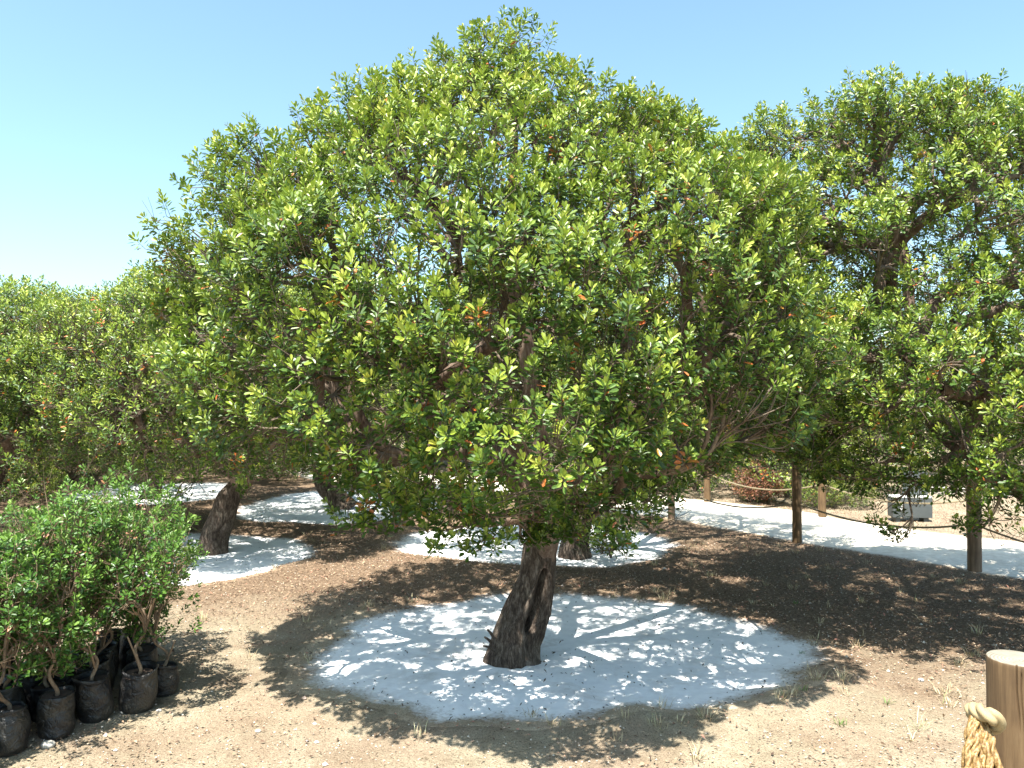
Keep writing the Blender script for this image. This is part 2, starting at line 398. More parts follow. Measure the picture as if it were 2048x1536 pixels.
# dry grass tufts
def grass(name, tufts, label, seed, mat, n_bl=(12, 40), hh=(0.03, 0.09), spread=0.05):
    r = np.random.default_rng(seed); Vs = []; tt = []
    for (tx, ty, k) in tufts:
        nb = int(r.integers(*n_bl)*k); a = r.uniform(0, 6.28, nb); rr = spread*k*r.uniform(0, 1, nb)**0.7
        bx, by = tx+np.cos(a)*rr, ty+np.sin(a)*rr; bz = hgt(bx, by)
        L = r.uniform(*hh, nb)*(0.6+0.5*k); a2 = a+r.normal(0, 0.7, nb); ln = r.uniform(0.2, 1.1, nb)
        B = np.stack([bx, by, bz], -1); D = np.stack([np.cos(a2)*ln, np.sin(a2)*ln, np.ones(nb)], -1); D = nrm(D)
        w = 0.0016*np.stack([-np.sin(a2), np.cos(a2), 0*a2], -1)
        M = B+D*L[:, None]*0.55; Tt = B+D*L[:, None]*0.95+np.stack([np.cos(a2), np.sin(a2), -0.5*ln], -1)*L[:, None]*0.25
        Vs.append(np.stack([B-w, B+w, M+w*0.8, M-w*0.8, Tt], 1).reshape(-1, 3)); tt.append(r.uniform(0, 1, nb))
    V = np.vstack(Vs); n = len(V)//5; i = np.arange(n)*5; t = np.concatenate(tt)
    Q = np.stack([i, i+1, i+2, i+3], -1); T = np.stack([i+3, i+2, i+4], -1)
    tag(mesh_obj(name, V, Q, mat, tri=T, tint=np.concatenate([t, t])), label, "grass", kind="stuff")
m, nt, b = new_mat("dry_grass_blade"); DRY = m
a = nt.nodes.new("ShaderNodeAttribute"); a.attribute_name = "tint"
r_ = ramp(nt, a.outputs["Fac"], [(0, (0.26, 0.19, 0.10)), (0.5, (0.50, 0.40, 0.23)), (0.9, (0.66, 0.58, 0.38)), (1.0, (0.20, 0.26, 0.08))])
nt.links.new(r_.outputs[0], b.inputs["Base Color"]); b.inputs["Roughness"].default_value = 0.8
r = np.random.default_rng(21); tf = []
for _ in range(1500):
    x, y = r.uniform(-3.5, 5), 3.0+8.5*r.uniform()**1.2
    xa, ya = np.array([x]), np.array([y]); q = min_disc(xa, ya)[0]
    if q < 1.0 or path_q(xa, ya)[0] < 1.02: continue
    w = 0.06+0.55*math.exp(-((q-1.1)/0.10)**2)+(0.25 if x > 0.8 and y > 4 else 0)
    if x < 0 and y < 4.6: w *= 0.2
    if r.uniform() < w: tf.append((x, y, r.uniform(0.35, 1.0)))
tf += [(2.05, 3.95, 1.5), (1.0, 4.02, 1.0), (1.45, 4.2, 1.0), (0.75, 3.98, 1.0), (1.9, 4.5, 1.0), (0.1, 4.12, 0.7), (-0.45, 3.85, 0.8)]
grass("dry_grass", [t_ for i__, t_ in enumerate(tf) if i__ % 3 or t_[1] < 4.1], "dry straw coloured grass tufts round the white powder patches", 22, DRY)
m, nt, b = new_mat("green_grass_blade"); GRN = m
b.inputs["Base Color"].default_value = (0.12, 0.2, 0.045, 1)
grass("weeds", [(1.62, 4.32, 0.7), (1.68, 3.98, 0.8), (2.05, 4.25, 0.6), (2.3, 6.3, 0.6), (1.9, 5.1, 0.5)], "few small green weeds in the dry grass", 23, GRN, (25, 40), (0.02, 0.05), 0.035)

# ------------------------------------------------------------------ tree kit
def make_leaves(P, A, L, M, ll, r, spread=(82, 20), tone=0.0, orange=0.008, wr=0.42):
    """P base of shoots, A axis, L length, M leaves each"""
    n = len(P)
    ref = np.where(np.abs(A[:, 2:3]) > 0.9, np.array([[1., 0, 0]]), np.array([[0, 0, 1.]]))
    U = nrm(np.cross(A, ref)); W = np.cross(A, U)
    j = np.arange(M)[None]; fr = j/(M-1)
    t = 0.12+0.88*fr**0.8+r.normal(0, 0.03, (n, M))
    phi = j*2.39996+r.uniform(0, 6.28, (n, 1))+r.normal(0, 0.25, (n, M))
    sp = np.radians(spread[0]+(spread[1]-spread[0])*fr**1.3+r.normal(0, 11, (n, M)))
    d = A[:, None]*np.cos(sp)[..., None]+(U[:, None]*np.cos(phi)[..., None]+W[:, None]*np.sin(phi)[..., None])*np.sin(sp)[..., None]
    base = P[:, None]+A[:, None]*(L[:, None]*t)[..., None]
    size = ll*(0.75+0.5*r.uniform(size=(n, M)))*(1.05-0.35*fr**3)*(0.85+0.3*r.uniform(size=(n, 1)))
    pet = size*0.35
    base = base+d*pet[..., None]
    side = nrm(np.cross(d, A[:, None]+0.001)+r.normal(0, 0.28, (n, M, 3)))
    nor = nrm(np.cross(side, d)); side = np.cross(d, nor)
    sz = size[..., None]; w = sz*wr*0.5*(0.85+0.3*r.uniform(size=(n, M, 1)))
    fold = r.uniform(0.1, 0.45, (n, M, 1)); droop = r.uniform(-0.02, 0.16, (n, M, 1))
    B = base
    def pt(l, s):
        return base+d*sz*l+side*w*s+nor*(w*abs(s)*fold-sz*droop*l*l)
    V = np.stack([B, pt(0.42, 0.82), pt(0.80, 0.85), pt(1.0, 0.0), pt(0.80, -0.85), pt(0.42, -0.82)], 2)
    V = V.reshape(-1, 3); m_ = n*M; i = np.arange(m_)*6
    F = np.concatenate([np.stack([i, i+1, i+2, i+3], -1), np.stack([i, i+3, i+4, i+5], -1)])
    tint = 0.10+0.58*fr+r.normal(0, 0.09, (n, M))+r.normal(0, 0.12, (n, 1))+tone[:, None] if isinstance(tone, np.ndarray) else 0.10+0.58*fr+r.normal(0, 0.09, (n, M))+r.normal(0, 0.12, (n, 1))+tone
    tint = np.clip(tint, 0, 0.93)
    old = (r.uniform(size=(n, M)) < orange*3*(fr < 0.3)) | ((r.uniform(size=(n, 1)) < 0.012) & (fr < 0.45) & (orange > 0))
    tint = np.where(old, r.uniform(0.965, 1.0, (n, M)), tint)
    t2 = tint.reshape(-1)
    return V, F, np.concatenate([t2, t2])

def kmeans(X, k, r, it=7):
    C = X[r.choice(len(X), k, replace=False)]
    for _ in range(it):
        lab = ((X[:, None]-C[None])**2).sum(-1).argmin(1)
        for q in range(k):
            if (lab == q).any(): C[q] = X[lab == q].mean(0)
    return lab

def skeleton(tips, root, rdir, r, rt=0.0026, ex=0.46, ks=(5, 5, 5, 5), rmax=1.0, frac=0.55):
    seg = []; ends = np.zeros((len(tips), 3)); edir = np.zeros((len(tips), 3)); tips_i = np.arange(len(tips))
    rad = lambda n: min(rt*n**ex, rmax)
    def rec(ids, node, ndir, lev, pr):
        n = len(ids)
        if lev >= len(ks) or n <= 5:
            for i in ids:
                v = tips[i]-node; d = np.linalg.norm(v)
                c = node+0.35*d*ndir+0.15*v+np.array([0, 0, -0.04])*d+r.normal(0, 0.05, 3)*d
                seg.append((node, c, tips[i], min(pr, rt*1.5), rt*0.8, 9)); edir[i] = nrm(tips[i]-c)
            return
        k = min(ks[lev], max(2, n//3)); lab = kmeans(tips[ids], k, r)
        for q in range(k):
            sub = ids[lab == q]
            if not len(sub): continue
            c = tips[sub].mean(0); v = c-node; d = np.linalg.norm(v)
            f = frac+0.1*r.uniform() if lev else frac-0.05
            p = node+v*f+r.normal(0, 0.07, 3)*d
            if lev: p[2] -= 0.02*d
            cc = node+ndir*0.45*d*f+0.1*v+r.normal(0, 0.10, 3)*d*f
            rr = rad(len(sub)); r0 = min(pr, rr*1.25)
            seg.append((node, cc, p, r0, rr, lev)); rec(sub, p, nrm(p-cc), lev+1, rr)
    rec(tips_i, np.asarray(root, float), np.asarray(rdir, float), 0, rmax)
    return seg, edir

def crown_points(prof, center, n, seed, bumps=0.12, zr=(0.8, 4.4), shell=0.26, inner=0.05, hole=None, freq=6.5, under=0.4, th_=0.047):
    """prof(phi, z) -> radius. rejection sampling close to the surface"""
    r = np.random.default_rng(seed); nz = Snoise(seed+50, freq); nz2 = Snoise(seed+51, freq*2.3)
    gap = Snoise(seed+52, 8.5)
    def inside(P):
        x, y, z = P[:, 0], P[:, 1], P[:, 2]; phi = np.arctan2(y, x); rr = np.hypot(x, y)
        R = prof(phi, z)*(0.97+bumps*np.clip(nz(P), -1.6, 0.55)+bumps*0.5*np.clip(nz2(P), -1.3, 0.8))
        return rr < R
    out = []; cnt = 0
    RM = 3.0
    while cnt < n:
        P = np.stack([r.uniform(-RM, RM, 60000), r.uniform(-RM, RM, 60000), r.uniform(zr[0], zr[1], 60000)], -1)
        P = P[inside(P)]
        rad = P.copy(); rad[:, 2] = 0; rad = nrm(rad)
        o1 = ~inside(P+rad*shell); o2 = ~inside(P+np.array([0, 0, shell*0.9])); o3 = ~inside(P+nrm(rad+np.array([0, 0, 0.8]))*shell)
        o4 = ~inside(P-np.array([0, 0, shell*0.8]))
        w = np.maximum.reduce([o1*0.9, o2*1.0, o3*1.0, o4*under, np.full(len(P), inner)])
        w = w*np.clip(0.85+0.5*gap(P), 0.15, 1.3)/1.3
        P = P[r.uniform(size=len(P)) < w]
        if hole is not None: P = P[~hole(P)]
        out.append(P); cnt += len(P)
        if len(out) > 400: break
    P = np.vstack(out)[:n]
    # thin out points that sit on top of each other
    key = np.floor(P/th_).astype(int); _, u = np.unique(key, axis=0, return_index=True)
    return P[u]+np.array([center[0], center[1], 0])

def spray(c, n, R, seed):
    r = np.random.default_rng(seed+900); p = r.normal(0, 1, (n, 3)); return np.array(c)+nrm(p)*R*r.uniform(0.1, 1.2, (n, 1))*np.array([1.3, 1, 0.8])

def profile(zs, Rl, Rr, Rf, Rb, pw=2):
    zs = np.array(zs, float)
    def f(phi, z):
        c, s = np.cos(phi), np.sin(phi)
        wl, wr, wf, wb = np.clip(-c, 0, 1)**pw, np.clip(c, 0, 1)**pw, np.clip(-s, 0, 1)**pw, np.clip(s, 0, 1)**pw
        R = (wl*np.interp(z, zs, Rl, -1, -1)+wr*np.interp(z, zs, Rr, -1, -1)+wf*np.interp(z, zs, Rf, -1, -1)+wb*np.interp(z, zs, Rb, -1, -1))
        return R/(wl+wr+wf+wb)
    return f

def build_trunk(name, pts, rads, parent, seed, nth=72, nz_=90, cavity=None, ridge=0.10, flare=0.35, flat_top=True, mat=None, lump=0.10):
    pts = np.array(pts, float); rads = np.array(rads, float)
    s = np.concatenate([[0], np.cumsum(np.linalg.norm(np.diff(pts, axis=0), axis=1))]); tt = np.linspace(0, s[-1], nz_)
    # smooth interpolation
    P = np.stack([np.interp(tt, s, pts[:, k]) for k in range(3)], -1); R = np.interp(tt, s, rads)
    ker = np.ones(9)/9
    for k in range(3):
        pad = np.pad(P[:, k], 4, mode='reflect', reflect_type='odd'); P[:, k] = np.convolve(pad, ker, 'valid')
    T = nrm(np.gradient(P, axis=0)); X = np.array([1., 0, 0]); U = nrm(X-T*(T@X)[:, None]); W = np.cross(T, U)
    th = np.arange(nth)/nth*2*np.pi; TH, ZZ = np.meshgrid(th, tt)
    n1, n2 = Snoise(seed, 9), Snoise(seed+1, 24); n3 = Snoise(seed+2, 5)
    cyl = np.stack([np.cos(TH)*0.25, np.sin(TH)*0.25, ZZ*0.28+0*TH], -1).reshape(-1, 3)
    d = (lump*n3(np.stack([np.cos(TH)*0.2, np.sin(TH)*0.2, ZZ], -1).reshape(-1, 3))).reshape(TH.shape)
    d += (ridge*(-np.abs(n1(cyl)))+ridge*0.6).reshape(TH.shape)
    cyl2 = np.stack([np.cos(TH+ZZ*0.8)*0.3, np.sin(TH+ZZ*0.8)*0.3, ZZ*0.2], -1).reshape(-1, 3)
    d += (-0.5*ridge*np.abs(n2(cyl2))).reshape(TH.shape)
    fl = np.exp(-ZZ/0.09)*flare*(0.45+0.55*np.abs(np.sin(2.5*TH+seed)))
    if cavity: d += cavity(TH, ZZ/s[-1])
    Rg = R[:, None]*(1+d+fl)
    V = P[:, None]+Rg[..., None]*(U[:, None]*np.cos(TH)[..., None]+W[:, None]*np.sin(TH)[..., None])
    V = V.reshape(-1, 3); k = np.arange(nz_-1)[:, None]*nth; q = np.arange(nth)[None]; q2 = (q+1) % nth
    F = np.stack([k+q, k+q2, k+nth+q2, k+nth+q], -1).reshape(-1, 4)
    top = V[-nth:]; cen = top.mean(0)+T[-1]*R[-1]*0.12; V = np.vstack([V, top*0.55+cen*0.45+T[-1]*R[-1]*0.10, cen[None]])
    b0 = (nz_-1)*nth; b1 = nz_*nth; q = np.arange(nth); q2 = (q+1) % nth
    F = np.vstack([F, np.stack([b0+q, b0+q2, b1+q2, b1+q], -1)]); tri = np.stack([b1+q, b1+q2, np.full(nth, len(V)-1)], -1)
    return mesh_obj(name, V, F, mat or BARK, smooth=True, tri=tri, parent=parent)

def grow(root_empty, tips, start, sdir, seed, leaves=24, ll=0.036, rmax=0.09, ks=(6, 5, 5, 5), shoot=(0.08, 0.19), frac=0.55, rt=0.0026,
         up=0.75, out=0.25, center=None, leafmat=None, wood=None, bare=0.05, orange=0.008, split_limbs=True, tone0=0.0, ex=0.46, wr=0.42, K=4):
    r = np.random.default_rng(seed)
    seg, ed = skeleton(tips, start, sdir, r, rt=rt, rmax=rmax, ks=ks, frac=frac, ex=ex)
    lv = np.array([s[5] for s in seg]); arr = [np.array([s[k] for s in seg]) for k in range(5)]
    big = lv <= (1 if split_limbs else -1)
    loc = np.array(root_empty.location)
    parts = []
    for sel, KK, S in ((big, 10, 10), ((~big) & (lv < 9), 5, 6), (lv == 9, K, 4)):
        if sel.any():
            V, F = tubes(arr[0][sel], arr[1][sel], arr[2][sel], arr[3][sel], arr[4][sel], KK, S)
            if S == 10:
                nn = Snoise(seed+9, 18); V = V+nrm(V-V.mean(0))*(0.008*nn(V))[:, None]
                mesh_obj("limbs", V-loc, F, wood or LIMB, smooth=True, parent=root_empty)
            else: parts.append((V, F, None))
    P = tips; n = len(P)
    cz = np.array([center[0], center[1], P[:, 2].mean()]) if center is not None else P.mean(0)
    o = P-cz; o[:, 2] = 0; o = nrm(o)
    A = nrm(ed*0.35+np.array([0, 0, up])+o*out+r.normal(0, 0.16, (n, 3)))
    L = r.uniform(*shoot, n)
    alive = r.uniform(size=n) > bare
    # bare shoots: forked dead twigs
    # the shoot stem inside the leaves
    V, F = tubes(P, P+A*L[:, None]*0.5, P+A*L[:, None], np.full(n, rt*0.8), np.full(n, rt*0.4), 1, 3); parts.append((V, F, None))
    dead = ~alive
    if dead.any():
        Pd = P[dead]
        for _ in range(3):
            dd = nrm(A[dead]+r.normal(0, 0.55, (dead.sum(), 3))); ln = r.uniform(0.06, 0.16, dead.sum())
            V, F = tubes(Pd, Pd+dd*ln[:, None]*0.5+r.normal(0, 0.008, Pd.shape), Pd+dd*ln[:, None], np.full(len(Pd), rt*0.7), np.full(len(Pd), rt*0.3), 2, 3); parts.append((V, F, None))
    V, F, T = merge(parts)
    mesh_obj("branches", V-loc, F, TWIG if wood is None else wood, smooth=True, parent=root_empty)
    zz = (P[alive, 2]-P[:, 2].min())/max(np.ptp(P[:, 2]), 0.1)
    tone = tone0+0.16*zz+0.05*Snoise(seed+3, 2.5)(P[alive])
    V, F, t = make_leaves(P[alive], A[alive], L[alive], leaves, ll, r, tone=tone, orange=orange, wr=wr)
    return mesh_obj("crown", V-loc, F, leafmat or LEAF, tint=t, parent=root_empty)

GT = "mastic trees of the grove"
# ---------------- the big tree in the middle
MC = (-0.08, 5.0)
zs = [0.98, 1.12, 1.4, 1.8, 2.3, 2.7, 3.15, 3.42, 3.54, 3.74, 3.90, 4.02]
prof_main = profile(zs, [0.5, 0.9, 1.65, 2.0, 2.1, 1.98, 1.62, 1.14, 0.94, 0.62, 0.36, 0.14],
                    [0.6, 1.2, 1.85, 2.05, 2.0, 1.92, 1.72, 1.20, 0.82, 0.50, 0.34, 0.12],
                    [0.8, 1.5, 1.88, 1.95, 1.80, 1.48, 0.98, 0.68, 0.52, 0.34, 0.25, 0.10],
                    [0.2, 0.5, 1.4, 1.9, 2.0, 1.9, 1.6, 1.3, 1.05, 0.7, 0.4, 0.12])
def hole_main(P):
    rr = np.hypot(P[:, 0]-0.1, P[:, 1]); return ((rr < 0.62) & (P[:, 2] < 1.6)) | ((P[:, 2] < 1.18) & (np.abs(P[:, 0]-0.08) > 0.95)) | ((P[:, 2] < 1.25) & (P[:, 1] > 0.2)) | ((P[:, 0] < -0.95) & (P[:, 2] < 1.34))
tips = crown_points(prof_main, MC, 9000, 101, hole=hole_main, zr=(0.95, 4.1), inner=0.008, under=0.22, bumps=0.09)
tips = np.vstack([tips, spray((-0.72, 3.9, 1.04), 14, 0.13, 1), spray((-0.35, 3.75, 1.05), 16, 0.15, 2), spray((0.50, 3.95, 0.98), 16, 0.15, 3), spray((0.30, 4.3, 0.93), 12, 0.12, 4), spray((-0.15, 3.8, 0.98), 12, 0.12, 5), spray((0.10, 4.4, 0.86), 8, 0.08, 6), spray((0.75, 4.1, 1.1), 14, 0.15, 8), spray((0.13, 4.45, 0.90), 12, 0.11, 9), spray((0.32, 4.5, 0.96), 12, 0.13, 10), spray((0.0, 4.4, 1.0), 12, 0.13, 11)])
rb = np.random.default_rng(4); tips = tips[(tips[:, 1] < 5.35) | (rb.uniform(size=len(tips)) < 0.62)]
r = np.random.default_rng(77)
# a ragged outline: some top shoots stand proud of the dome
sp_ = np.clip(Snoise(78, 7.5)(tips*np.array([1, 1, 0.15]))-0.45, 0, 1)*0.22; tips[:, 2] += sp_*(tips[:, 2] > 2.3)
def cav_main(TH, z):
    # long slit facing the camera, a little to the right; theta measured from +X, -Y is 270 deg
    c0 = math.radians(286)+0.35*(z-0.55)
    w = 0.44*np.clip(1-((z-0.58)/0.25)**2, 0, 1)**0.5+1e-3
    a = (TH-c0+np.pi) % (2*np.pi)-np.pi
    slit = -0.80/(1+np.exp((np.abs(a)/w-0.85)*9))*(np.abs(z-0.58) < 0.25)
    lip = 0.12*np.exp(-((np.abs(a)-w*1.35)/0.12)**2)*np.exp(-((z-0.55)/0.25)**2)
    knob = 0.22*np.exp(-(((TH-math.radians(245))/0.35)**2+((z-0.30)/0.09)**2))-0.16*np.exp(-(((TH-math.radians(250))/0.14)**2+((z-0.24)/0.04)**2))
    knob2 = 0.30*np.exp(-(((TH-math.radians(195))/0.4)**2+((z-0.05)/0.12)**2))
    return slit+lip+knob+knob2
main = empty("mastic_tree", (0.03, 5.0, 0))
tag(main, "big domed mastic tree in the middle with a leaning hollow trunk", "tree", GT)
build_trunk("trunk", np.array([(-0.005, 0, -0.06), (0.0, 0, 0.02), (0.01, 0, 0.13), (0.055, 0, 0.25), (0.10, 0, 0.35), (0.135, 0, 0.50), (0.145, 0, 0.64), (0.145, 0, 0.74)]),
            [0.150, 0.148, 0.145, 0.155, 0.164, 0.136, 0.118, 0.102], main, 5, nth=144, nz_=150, cavity=cav_main, ridge=0.27, flare=0.10, lump=0.14)
# broken stubs at the foot of the trunk
pp = []
for a_, p_ in (((-0.13, -0.08, 0.12), (-0.185, -0.10, 0.22)), ((-0.14, -0.08, 0.10), (-0.205, -0.09, 0.17)), ((-0.13, -0.09, 0.08), (-0.215, -0.12, 0.125))):
    a_, p_ = np.array(a_), np.array(p_); mid = (a_+p_)/2+np.array([0.012, 0, 0.01])
    t = np.linspace(0, 1, 6)[:, None]; pp.append(poly_tube((1-t)**2*a_+2*t*(1-t)*mid+t*t*p_, np.linspace(0.015, 0.006, 6), 6))
V, F, T = merge(pp); mesh_obj("dead_stub", V, F, BARK, tri=T, parent=main)
grow(main, tips, (0.21, 5.02, 0.62), (0.05, 0.0, 1.0), 201, leaves=25, ll=0.036, wr=0.46, shoot=(0.06, 0.14), rmax=0.064, rt=0.0024, ks=(7, 6, 5, 5), center=MC, bare=0.035)

# ---------------- generic crown profile
def dome(R, z0, z1, asym=(1, 1, 1, 1), skirt=0.5):
    zz = np.linspace(0, 1, 10); sh = np.array([skirt, 0.78, 0.94, 1.0, 1.0, 0.95, 0.86, 0.70, 0.45, 0.10])*R
    return profile(z0+(z1-z0)*zz, *[sh*a for a in asym])

def tree(loc, trunk_pts, trunk_r, center, prof, n, seed, label, zr, leaves, ll, start=None, sdir=(0, 0, 1), rmax=0.08, ks=(6, 5, 5, 4), hole=None, bare=0.05, nth=40, nzt=50, **kw):
    e = empty("mastic_tree", loc); tag(e, label, "tree", GT)
    build_trunk("trunk", trunk_pts, trunk_r, e, seed, nth=nth, nz_=nzt, ridge=0.13, flare=0.3)
    cp = {k: kw.pop(k) for k in ("shell", "inner", "bumps", "freq", "under") if k in kw}
    extra = kw.pop("extra", [])
    tips = crown_points(prof, center, n, seed, zr=zr, hole=hole, **cp)
    if extra: tips = np.vstack([tips]+extra)
    st = start if start is not None else (loc[0]+trunk_pts[-1][0], loc[1]+trunk_pts[-1][1], trunk_pts[-1][2]-0.08)
    grow(e, tips, st, sdir, seed+7, leaves=leaves, ll=ll, rmax=rmax, ks=ks, center=center, bare=bare, **kw)
    return e

# ---------------- tree at the right edge: airy crown, trunk leaning in from outside the frame
RC = (3.75, 6.1)
prof_r = profile([1.0, 1.3, 1.65, 2.15, 2.55, 3.0, 3.36, 3.6, 3.84, 3.98],
                 [1.5, 1.85, 2.0, 2.0, 2.05, 2.1, 2.2, 2.15, 1.75, 0.3], [1.0, 1.6, 2.0, 2.1, 2.1, 2.0, 1.8, 1.4, 0.9, 0.2],
                 [1.5, 1.9, 2.15, 2.1, 1.75, 1.4, 1.15, 0.9, 0.6, 0.15], [0.6, 1.0, 1.3, 1.35, 1.35, 1.3, 1.2, 1.0, 0.7, 0.2])
tree((4.75, 5.5, 0), [(0, 0, -0.05), (-0.15, 0.03, 0.3), (-0.55, 0.15, 0.75), (-1.15, 0.35, 1.15), (-1.55, 0.45, 1.5), (-1.62, 0.52, 1.95)], [0.15, 0.13, 0.11, 0.09, 0.075, 0.062],
     RC, prof_r, 10500, 301, "tall airy mastic tree at the right edge with bare branches showing against the sky", (0.95, 4.3), 24, 0.036, wr=0.46, shoot=(0.06, 0.14), rmax=0.045, ks=(7, 5, 5, 5),
     sdir=(0, 0.05, 1), bare=0.06, shell=0.26, inner=0.04, bumps=0.15, extra=[spray((3.15, 5.2, 0.80), 16, 0.15, 21), spray((3.3, 5.2, 1.02), 16, 0.2, 22), spray((2.75, 5.5, 0.64), 5, 0.07, 23), spray((2.62, 5.5, 0.70), 4, 0.05, 24), spray((2.7, 5.4, 1.0), 18, 0.2, 25), spray((3.5, 5.2, 0.95), 16, 0.2, 26), spray((2.3, 5.6, 1.1), 16, 0.25, 27)], start=(3.13, 6.0, 1.9), frac=0.6,
     hole=lambda P: (np.hypot(P[:, 0]+0.3, P[:, 1]) < 0.8) & (P[:, 2] < 1.35))

# drooping twig of that tree, hanging in front of the path
# ---------------- tree right behind the big one
tree((0.66, 8.2, 0), [(0, 0, -0.05), (0.0, 0, 0.15), (0.06, 0.02, 0.35), (0.2, 0.05, 0.6), (0.35, 0.1, 0.85)], [0.15, 0.13, 0.11, 0.09, 0.075],
     (1.0, 8.6), dome(2.3, 0.85, 3.7, (0.9, 1.1, 1, 1), 0.7), 5600, 401, "mastic tree behind the front tree with a low forked trunk and leafy base shoots", (1.0, 3.9), 14, 0.045, sdir=(0.4, 0, 0.9), K=2)
# leafy suckers at its foot
r = np.random.default_rng(9)
# ---------------- left tree with the stout trunk
tree((-3.15, 8.35, 0), [(-0.08, 0, -0.05), (-0.05, 0, 0.15), (0.05, 0, 0.40), (0.10, 0, 0.58), (0.22, 0.02, 0.75)], [0.140, 0.135, 0.13, 0.13, 0.09],
     (-3.3, 8.6), dome(2.0, 0.75, 3.2, (1.05, 1.0, 0.9, 1)), 7000, 501, "mastic tree on the left with a stout straight trunk in its own white patch", (0.8, 3.5), 16, 0.040, rmax=0.085, sdir=(0, 0, 1), K=2, extra=[spray((-3.3, 7.7, 0.75), 16, 0.2, 31), spray((-3.45, 7.8, 0.5), 8, 0.12, 32), spray((-2.75, 7.8, 0.72), 7, 0.1, 33), spray((-3.6, 7.7, 0.85), 14, 0.2, 34)])
# ---------------- curved trunk further back
tree((-2.62, 11.7, 0), [(0.10, 0, -0.05), (0.02, 0, 0.10), (-0.18, 0, 0.28), (-0.26, 0, 0.50), (-0.20, 0.05, 0.75), (-0.05, 0.1, 0.95)], [0.20, 0.17, 0.15, 0.13, 0.12, 0.10],
     (-2.7, 11.9), dome(2.1, 1.05, 3.4), 4400, 601, "mastic tree further back with a curved trunk bulging left", (1.0, 3.6), 12, 0.055, sdir=(0, 0, 1), K=2)
# ---------------- leftmost tree: only the crown is in the picture
tree((-6.3, 8.9, 0), [(0, 0, -0.05), (0.1, 0, 0.3), (0.3, 0, 0.7), (0.45, 0, 1.0)], [0.17, 0.14, 0.12, 0.10],
     (-6.0, 9.2), dome(2.15, 0.45, 3.02), 6500, 701, "leftmost mastic tree whose round crown meets the left edge of the picture", (0.8, 3.5), 15, 0.045, sdir=(0.3, 0, 1), K=2)
# ---------------- prototypes for the trees further away
def far_proto(seed, R, z0, z1, n, label, loc, rz, sc_):
    e = tree((0, 0, 0), [(0, 0, -0.05), (0.05, 0, 0.3), (0.15, 0, 0.6), (0.12, 0, 0.9)], [0.16, 0.13, 0.11, 0.09], (0, 0), dome(R, z0, z1), n, seed, label, (0.5, z1+0.2), 11, 0.066, ks=(5, 5, 4), K=2, nth=20, nzt=24)
    e.location = loc; e.rotation_euler = (0, 0, rz); e.scale = (sc_,)*3
    return e
fa = far_proto(801, 2.1, 0.85, 3.4, 2600, "mastic tree at the back left with dark forked trunk on the far white patch", (-6.0, 12.9, 0), 0.3, 0.95)
fb = far_proto(901, 2.2, 0.7, 3.3, 2600, "low spreading mastic tree behind the curved trunk at the back", (-5.2, 17.8, 0), 1.2, 1.0)
farl = [(fb, (-9.4, 13.6), 2.0, 1.0, "mastic tree at the far left beyond the leftmost crown"),
        (fa, (-0.6, 17.6), 1.0, 1.05, "far mastic tree beyond the path, seen under the middle of the big crown"),
        (fb, (3.2, 16.4), 4.0, 0.95, "far mastic tree beyond the path, right of the front trunk"),
        (fa, (-9.0, 19.5), 3.0, 1.1, "most distant mastic tree at the left, in the gap between crowns"),
        (fb, (7.3, 17.5), 0.5, 0.85, "far mastic tree beyond the grey sign"),
        (fa, (10.6, 13.5), 5.1, 0.95, "mastic tree far right beyond both rope fences"),
        (fa, (1.6, 21.5), 2.2, 1.15, "most distant mastic tree beyond the path, behind the others in the middle"),
        (fb, (-12.8, 17.5), 2.6, 1.1, "outermost mastic tree on the far left")]
for src, (x, y), rz, s_, lab in farl:
    c = copy_tree(src); c.location = (x, y, 0); c.rotation_euler = (0, 0, rz); c.scale = (s_,)*3; c["label"] = lab

# ------------------------------------------------------------------ bushes beyond the path
def bush(name, loc, R, H, n, seed, label, leaves=12, ll=0.05, mat=None, cat="bush", group="mastic bushes beyond the path", tone0=0.05, orange=0.01):
    e = empty(name, (loc[0], loc[1], 0)); tag(e, label, cat, group)
    pf = profile(np.linspace(0.05, H, 7), *[np.array([0.75, 0.95, 1.0, 0.95, 0.8, 0.55, 0.15])*R]*4)
    tips = crown_points(pf, loc, n, seed, zr=(0.05, H), shell=0.22, inner=0.1, bumps=0.18)
    grow(e, tips, (loc[0], loc[1], 0.02), (0, 0, 1), seed+3, leaves=leaves, ll=ll, rmax=0.025, ks=(6, 5, 4), center=loc, leafmat=mat, split_limbs=False, tone0=tone0, orange=orange, K=2)
    return e
b1 = bush("mastic_bush", (4.5, 12.7), 1.05, 1.55, 900, 1001, "green mastic bush beyond the far rope fence, behind the tallest fence post")
b2 = bush("mastic_bush", (3.2, 13.5), 1.1, 1.75, 950, 1002, "green mastic bush beyond the far rope fence, left of the withered shrub")
